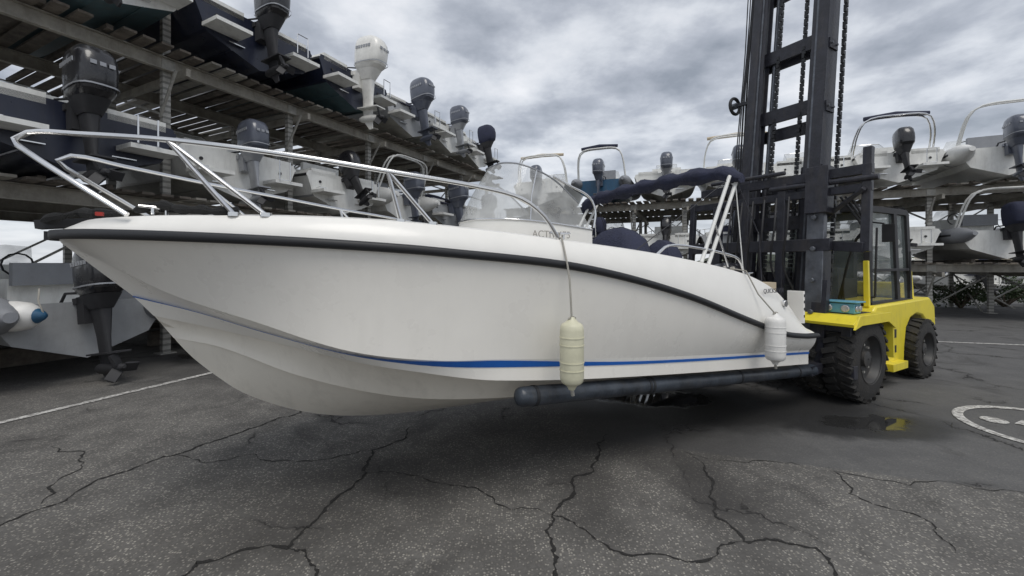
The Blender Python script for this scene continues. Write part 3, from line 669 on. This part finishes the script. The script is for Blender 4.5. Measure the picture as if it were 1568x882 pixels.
# ------------------------------------------------------------------ ground
def ground_mat():
    m,nt,b=new_mat("asphalt"); N=nt.nodes;L=nt.links
    geo=N.new("ShaderNodeNewGeometry"); pos=geo.outputs["Position"]
    def noise(sc,det=5,ro=.6,vec=None,dist=0):
        n=N.new("ShaderNodeTexNoise");n.inputs["Scale"].default_value=sc;n.inputs["Detail"].default_value=det;n.inputs["Roughness"].default_value=ro;n.inputs["Distortion"].default_value=dist
        L.new(vec or pos,n.inputs["Vector"]);return n
    def mr(x,a,b_,c=0,d=1,smooth=True):
        r=N.new("ShaderNodeMapRange");r.interpolation_type='SMOOTHSTEP' if smooth else 'LINEAR'
        for i,v in enumerate((a,b_,c,d)): r.inputs[i+1].default_value=v
        L.new(x,r.inputs[0]);return r.outputs[0]
    def mth(op,a,b_=None):
        q=N.new("ShaderNodeMath");q.operation=op
        for i,x in enumerate((a,b_)):
            if x is None: continue
            if isinstance(x,(int,float)): q.inputs[i].default_value=x
            else: L.new(x,q.inputs[i])
        return q.outputs[0]
    def mix(f,a,c):
        q=N.new("ShaderNodeMix");q.data_type='RGBA'
        if isinstance(f,(int,float)): q.inputs[0].default_value=f
        else: L.new(f,q.inputs[0])
        for i,x in((6,a),(7,c)):
            if isinstance(x,tuple): q.inputs[i].default_value=(*x,1)
            else: L.new(x,q.inputs[i])
        return q.outputs[2]
    wn=noise(1.1,5,.65); sub=N.new("ShaderNodeVectorMath");sub.operation='SUBTRACT';L.new(wn.outputs["Color"],sub.inputs[0]);sub.inputs[1].default_value=(.5,.5,.5)
    sc=N.new("ShaderNodeVectorMath");sc.operation='SCALE';sc.inputs["Scale"].default_value=.9;L.new(sub.outputs[0],sc.inputs[0])
    ad=N.new("ShaderNodeVectorMath");ad.operation='ADD';L.new(pos,ad.inputs[0]);L.new(sc.outputs[0],ad.inputs[1]); dp=ad.outputs[0]
    def ell(cx,cy,rx,ry,soft=.5):
        s_=N.new("ShaderNodeVectorMath");s_.operation='SUBTRACT';L.new(dp,s_.inputs[0]);s_.inputs[1].default_value=(cx,cy,0)
        k=N.new("ShaderNodeVectorMath");k.operation='MULTIPLY';L.new(s_.outputs[0],k.inputs[0]);k.inputs[1].default_value=(1/rx,1/ry,0)
        l=N.new("ShaderNodeVectorMath");l.operation='LENGTH';L.new(k.outputs[0],l.inputs[0])
        return mr(l.outputs["Value"],1-soft,1+soft*.3,1,0)
    big=noise(.35,5,.6).outputs["Fac"]; med=noise(2.3,6,.65).outputs["Fac"]; fine=noise(38,3,.7).outputs["Fac"]; mid=noise(.8,3,.5).outputs["Fac"]
    base=mix(mr(med,.3,.7),(.100,.096,.090),(.185,.178,.166))
    base=mix(mr(big,.35,.65,0,.5),base,(.122,.116,.109))
    base=mix(mr(fine,.3,.7,0,.4),base,(.050,.048,.045))
    v=N.new("ShaderNodeTexVoronoi");v.inputs["Scale"].default_value=62;L.new(pos,v.inputs["Vector"])
    hs=N.new("ShaderNodeSeparateColor");L.new(v.outputs["Color"],hs.inputs[0])
    stone=mth('MULTIPLY',mr(hs.outputs[0],.40,.55),mr(v.outputs["Distance"],.3,.5,1,0))
    stcol=mix(hs.outputs[1],(.22,.205,.175),(.55,.52,.46))
    sp=N.new("ShaderNodeSeparateXYZ");L.new(pos,sp.inputs[0])
    seam=mth('ADD',mth('MULTIPLY',sp.outputs[0],.318),sp.outputs[1])
    coarse=mth('MAXIMUM',mr(seam,4.30,4.36,1,0),mr(sp.outputs[0],1.2,.4,0,1))
    far=mr(sp.outputs[1],3,9,1,.25)
    sf=mth('MULTIPLY',mth('MULTIPLY',stone,far),mth('ADD',mth('MULTIPLY',coarse,.55),.30))
    worn=mr(med,.35,.7,.5,1.0)
    col=mix(mth('MULTIPLY',sf,worn),base,stcol)
    col=mix(mth('MULTIPLY',mth('SUBTRACT',1,coarse),.5),col,(.088,.090,.094))
    v2=N.new("ShaderNodeTexVoronoi");v2.feature='DISTANCE_TO_EDGE';v2.inputs["Scale"].default_value=.55;L.new(dp,v2.inputs["Vector"])
    crk=mth('MULTIPLY',mr(v2.outputs["Distance"],.0,.008,1,0),mr(mid,.5,.6))
    halo=mth('MULTIPLY',mr(v2.outputs["Distance"],.0,.05,.45,0),mr(mid,.48,.6))
    col=mix(halo,col,(.05,.047,.045)); col=mix(crk,col,(.018,.017,.016))
    stain_shade=mth('MULTIPLY',mr(noise(.9,7,.7,dist=1.0).outputs["Fac"],.52,.68),.55)
    for e_,f_ in((ell(1.0,4.1,1.9,.7,.9),.72),(ell(-.9,3.4,1.0,.55,.9),.62),(ell(1.55,3.3,.34,1.0,.9),.8),(ell(-1.35,2.75,.8,.5,.9),.55),(ell(.5,3.1,.25,.7,.9),.5),(ell(-4.9,6.6,2.6,.8,.8),.6)):  # asphalt stains; ellipses under the boat also paint its shade into the colour
        stain_shade=mth('MAXIMUM',stain_shade,mth('MULTIPLY',e_,f_))
    col=mix(stain_shade,col,(.036,.034,.033))
    damp=mth('MAXIMUM',ell(2.7,5.0,2.5,.85,.5),mth('MAXIMUM',ell(-5.3,7.6,1.6,.7,.5),ell(3.7,4.45,1.2,.42,.5)))
    col=mix(mth('MULTIPLY',damp,.88),col,(.018,.018,.018))
    pud=mth('MAXIMUM',ell(1.75,5.4,.8,.42,.25),mth('MAXIMUM',ell(3.85,4.5,.5,.2,.3),ell(-5.6,7.8,.8,.25,.3)))
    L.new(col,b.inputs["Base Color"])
    ro=mth('SUBTRACT',mth('SUBTRACT',.88,mth('MULTIPLY',damp,.40)),mth('MULTIPLY',pud,.48))
    L.new(mth('MAXIMUM',ro,.03),b.inputs["Roughness"])
    hgt=mth('SUBTRACT',mth('ADD',mth('MULTIPLY',stone,.5),mth('MULTIPLY',fine,.6)),mth('MULTIPLY',crk,2.5))
    bp=N.new("ShaderNodeBump");bp.inputs["Distance"].default_value=.006
    L.new(mth('MULTIPLY',mth('SUBTRACT',1,pud),.8),bp.inputs["Strength"]);L.new(hgt,bp.inputs["Height"]);L.new(bp.outputs[0],b.inputs["Normal"])
    return m
ASPH=ground_mat()
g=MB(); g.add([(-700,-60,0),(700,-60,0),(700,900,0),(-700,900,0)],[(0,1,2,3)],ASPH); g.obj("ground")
CRK=mat("crack_fill",(.020,.019,.018),.95,var=.5,scale=30,bump=.5)
def crack(mb,pts,w):
    w*=1.2
    P2=[Vector((a,b_)) for a,b_ in pts]
    for it in range(4):
        q=[P2[0]]
        for a,b_ in zip(P2[:-1],P2[1:]):
            d=b_-a; n=Vector((-d.y,d.x)); m_=(a+b_)/2+n*jit(.17); q+= [m_,b_]
        P2=q
    vs=[];fs=[]
    n=len(P2)
    for i,p in enumerate(P2):
        d=(P2[min(i+1,n-1)]-P2[max(i-1,0)]).normalized(); nn=Vector((-d.y,d.x)); ww=w*random.uniform(.15,1.3)*(1 if 2<i<n-3 else .25)
        a=p+nn*ww;b_=p-nn*ww*random.uniform(.4,1)
        vs+=[(a.x,a.y,.004),(b_.x,b_.y,.004)]
    for i in range(n-1): fs.append((2*i,2*i+1,2*i+3,2*i+2))
    mb.add(vs,fs,CRK)
ck=MB()
crack(ck,[(.95,4.18),(.755,3.69),(.46,3.25),(.27,2.83),(.25,2.5),(.19,2.2),(.2,1.7)],.012)
crack(ck,[(-3.6,2.6),(-3.33,2.72),(-3.27,3.3),(-3.08,3.69),(-2.86,4.03),(-2.64,4.4),(-2.42,4.79),(-2.3,5.4)],.012)
crack(ck,[(-1.0,4.44),(-1.28,3.82),(-1.19,3.4),(-1.31,2.75),(-1.34,2.5),(-1.8,2.38),(-1.83,2.2)],.013)
crack(ck,[(-1.34,2.5),(-1.15,2.38),(-1.05,2.2),(-1.0,1.8)],.010)
crack(ck,[(1.59,3.69),(1.44,3.06),(1.42,2.56),(1.82,2.5),(1.68,2.2)],.010)
crack(ck,[(.27,2.83),(.41,2.75),(.67,2.44),(1.2,2.44),(1.42,2.56)],.008)
crack(ck,[(-1.28,3.82),(-1.9,3.6),(-2.3,3.75),(-3.08,3.69)],.006)
crack(ck,[(-1.19,3.4),(-.6,3.25),(-.2,3.1),(.27,2.83)],.006)
crack(ck,[(1.44,3.84),(2.4,3.58),(3.81,3.11),(5.2,2.7)],.004)
crack(ck,[(-4.3,3.9),(-3.6,3.5),(-3.33,2.95)],.008)
crack(ck,[(2.6,2.45),(2.75,2.8),(2.5,3.1),(2.65,3.5)],.006)
ck.obj("asphalt_cracks")
def paint():
    m,nt,b=new_mat("road_paint");N=nt.nodes;L=nt.links
    geo=N.new("ShaderNodeNewGeometry");n=N.new("ShaderNodeTexNoise");n.inputs["Scale"].default_value=22;n.inputs["Detail"].default_value=6;n.inputs["Roughness"].default_value=.75
    L.new(geo.outputs["Position"],n.inputs["Vector"])
    r=N.new("ShaderNodeMapRange");r.inputs[1].default_value=.42;r.inputs[2].default_value=.56;L.new(n.outputs["Fac"],r.inputs[0])
    mx=N.new("ShaderNodeMix");mx.data_type='RGBA';L.new(r.outputs[0],mx.inputs[0]);mx.inputs[6].default_value=(.19,.18,.17,1);mx.inputs[7].default_value=(.62,.61,.58,1)
    L.new(mx.outputs[2],b.inputs["Base Color"]);b.inputs["Roughness"].default_value=.8
    return m
PAINT=paint()
pm=MB()
def line(a,b_,w):
    a=Vector((*a,.008));b_=Vector((*b_,.008));d=(b_-a).normalized();n=Vector((-d.y,d.x,0))*w/2
    pm.add([a+n,a-n,b_-n,b_+n],[(0,1,2,3)],PAINT)
line((-6.6,1.5),(-4.3,7.6),.10)
line((6.2,10.0),(11.5,8.6),.10)
cx,cy=5.6,4.22; n=64
pm.add([(cx+rr*math.cos(2*math.pi*i/n),cy+rr*math.sin(2*math.pi*i/n),.008) for i in range(n) for rr in(.80,.71)],[(2*i,2*i+1,(2*i+3)%(2*n),(2*i+2)%(2*n)) for i in range(n)],PAINT)
def blob(pts): pm.add([(x,y,.008) for x,y in pts],[tuple(range(len(pts)))],PAINT)
blob([(5.25+.11*math.cos(a),4.55+.11*math.sin(a)) for a in [i*math.pi/8 for i in range(16)]])
blob([(5.35,4.45),(5.55,4.55),(5.8,4.2),(5.62,4.08)]); blob([(5.83,4.2),(6.1,4.3),(6.12,4.22),(5.84,4.1)]); blob([(5.62,4.04),(5.8,4.0),(5.75,3.65),(5.66,3.65)]); blob([(5.3,4.2),(5.5,4.22),(5.5,4.14),(5.3,4.12)])
pm.obj("road_markings")
# ------------------------------------------------------------------ distant setting
HILL=mat("hillside",(.09,.105,.065),.95,var=.6,scale=.12,dirt=.3)
hl=MB(); secs=[]
for i in range(81):
    a=R(-75+150*i/80); row=[]
    for k,(rad,hh) in enumerate(((70,0),(95,2.2),(140,5),(200,8),(300,6))):
        h=hh*(.55+.45*math.sin(i*.33+1)+.25*math.sin(i*.9+k)+jit(.08))*(1 if i>40 else .35); row.append((rad*math.sin(a),rad*math.cos(a),max(0.0,h)-.05))
    secs.append(row)
hl.loft(secs,HILL,closed=False); hl.obj("hills",ang=80)
WALL=mat("house_render",(.55,.48,.38),.9,var=.12); TILE=mat("roof_tile",(.32,.17,.11),.9,var=.3,scale=3); WIN=mat("window_dark",(.04,.05,.06),.2)
def house(x,y,w,d,h,rz):
    e=empty("house",Matrix.Translation((x,y,0))@Matrix.Rotation(rz,4,'Z'))
    m_=MB();m_.box((0,0,h/2+.5),(w,d,h+1),WALL);m_.obj("walls",e)
    m_=MB();m_.extr([(-w/2-.4,h+1.004),(w/2+.4,h+1.004),(0,h+1+w*.18)],-d/2-.4,d/2+.4,TILE);m_.obj("roof",e)
    m_=MB()
    for fl in range(int(h//2.8)):
        for k in range(4):
            yy=-d/2+d*(k+.5)/4
            for sx in(-1,1): m_.box((sx*(w/2+.01),yy,2+fl*2.8),(.08,1,1.3),WIN)
        for k in range(3):
            xx=-w/2+w*(k+.5)/3; m_.box((xx,-d/2-.01,2+fl*2.8),(1,.08,1.3),WIN)
    m_.obj("windows",e)
for i in range(9):
    a=R(random.uniform(43,58)); r_=random.uniform(110,170)
    house(r_*math.sin(a),r_*math.cos(a),random.uniform(8,13),random.uniform(9,16),random.choice((3,5.8)),jit(1))
LEAF=mat("foliage",(.05,.075,.03),.8,var=.6,scale=2.5)
TRUNK=mat("bark",(.09,.07,.05),.9)
def bush(name,x,y,rx,ry,h,n=1500):
    m_=MB()
    for k in range(7):
        a=k*.9; m_.tube([(0,0,0),(rx*.3*math.cos(a),ry*.3*math.sin(a),h*.4),(rx*.65*math.cos(a),ry*.65*math.sin(a),h*.75)],[.05,.03,.01],TRUNK,5)
    cl=[(jit(rx*.7),jit(ry*.7),random.uniform(.25,.8)*h,random.uniform(.2,.4)) for _ in range(16)]
    for _ in range(n):
        c=random.choice(cl); v_=Vector((random.gauss(0,1),random.gauss(0,1),random.gauss(0,1))).normalized()*c[3]*h*random.uniform(.5,1.1)*.8
        p=Vector((c[0],c[1],c[2]))+v_; p.z=max(.03,p.z); u=Vector((random.gauss(0,1),random.gauss(0,1),random.gauss(0,1))).normalized(); w=u.orthogonal().normalized(); q=u.cross(w); s_=random.uniform(.03,.07)
        m_.add([p-w*s_,p-q*s_*.5,p+w*s_,p+q*s_*.5],[(0,1,2,3)],LEAF)
    m_.obj(name,mw=Matrix.Translation((x,y,0)))
for x,y,rx,h in((17.5,16.3,1.2,1.1),(19.8,16.8,1.4,.9),(22,17,1.3,1.3),(24,18.5,1.6,1.4),(27,20,1.8,1.8)): bush("bush",x,y,rx,rx*.7,h)
# ------------------------------------------------------------------ sky / light / camera
sc=bpy.context.scene
w=bpy.data.worlds.new("World"); sc.world=w; w.use_nodes=True; nt=w.node_tree;N=nt.nodes;L=nt.links; N.clear()
out=N.new("ShaderNodeOutputWorld"); sky=N.new("ShaderNodeTexSky"); sky.sky_type='NISHITA'; sky.sun_disc=False
SE,SR=62,165
sky.sun_elevation=R(SE); sky.sun_rotation=R(SR)
b1=N.new("ShaderNodeBackground");b1.inputs[1].default_value=.12;L.new(sky.outputs[0],b1.inputs[0])
tc=N.new("ShaderNodeTexCoord");sp=N.new("ShaderNodeSeparateXYZ");L.new(tc.outputs["Generated"],sp.inputs[0])
def wm(op,a,b_):
    q=N.new("ShaderNodeMath");q.operation=op
    for i,x in enumerate((a,b_)):
        if isinstance(x,(int,float)): q.inputs[i].default_value=x
        else: L.new(x,q.inputs[i])
    return q.outputs[0]
zz=wm('ADD',wm('MAXIMUM',sp.outputs[2],0.0),.16)
cb_=N.new("ShaderNodeCombineXYZ");L.new(wm('DIVIDE',sp.outputs[0],zz),cb_.inputs[0]);L.new(wm('DIVIDE',sp.outputs[1],zz),cb_.inputs[1]);cb_.inputs[2].default_value=3.3
n1=N.new("ShaderNodeTexNoise");n1.inputs["Scale"].default_value=2.1;n1.inputs["Detail"].default_value=7;n1.inputs["Roughness"].default_value=.55;n1.inputs["Distortion"].default_value=.1
L.new(cb_.outputs[0],n1.inputs["Vector"])
n2=N.new("ShaderNodeTexNoise");n2.inputs["Scale"].default_value=.6;n2.inputs["Detail"].default_value=2;L.new(cb_.outputs[0],n2.inputs["Vector"])
f=wm('ADD',wm('MULTIPLY',n1.outputs["Fac"],.7),wm('MULTIPLY',n2.outputs["Fac"],.3))
cr_=N.new("ShaderNodeValToRGB");L.new(f,cr_.inputs[0]);e=cr_.color_ramp.elements
e[0].position=.38;e[0].color=(.30,.33,.38,1);e[1].position=.64;e[1].color=(.92,.93,.96,1)
k=e.new(.47);k.color=(.48,.51,.57,1); k=e.new(.54);k.color=(.70,.73,.78,1)
hz=N.new("ShaderNodeMapRange");L.new(sp.outputs[2],hz.inputs[0]);hz.inputs[1].default_value=0;hz.inputs[2].default_value=.25;hz.inputs[3].default_value=.7;hz.inputs[4].default_value=0
mh=N.new("ShaderNodeMix");mh.data_type='RGBA';L.new(hz.outputs[0],mh.inputs[0]);L.new(cr_.outputs[0],mh.inputs[6]);mh.inputs[7].default_value=(.76,.79,.84,1)
b2=N.new("ShaderNodeBackground");L.new(mh.outputs[2],b2.inputs[0]);b2.inputs[1].default_value=1.06
ms_=N.new("ShaderNodeMixShader");ms_.inputs[0].default_value=.88;L.new(b1.outputs[0],ms_.inputs[1]);L.new(b2.outputs[0],ms_.inputs[2]);L.new(ms_.outputs[0],out.inputs[0])
sd=bpy.data.lights.new("sun",'SUN');sd.energy=1.5;sd.angle=R(30);sd.color=(1,.96,.90)
so=bpy.data.objects.new("sun",sd);bpy.context.collection.objects.link(so)
dirv=Vector((math.sin(R(SR))*math.cos(R(SE)),math.cos(R(SR))*math.cos(R(SE)),math.sin(R(SE))))
so.rotation_euler=dirv.to_track_quat('Z','Y').to_euler()
cd=bpy.data.cameras.new("camera");co=bpy.data.objects.new("camera",cd);bpy.context.collection.objects.link(co)
co.location=(0,0,1.7);co.rotation_euler=(R(90),0,0);cd.lens=14.69;cd.sensor_width=36;cd.shift_y=-.023;cd.clip_start=.05;cd.clip_end=3000
sc.camera=co
sc.view_settings.view_transform='Standard';sc.view_settings.look='None';sc.view_settings.exposure=0
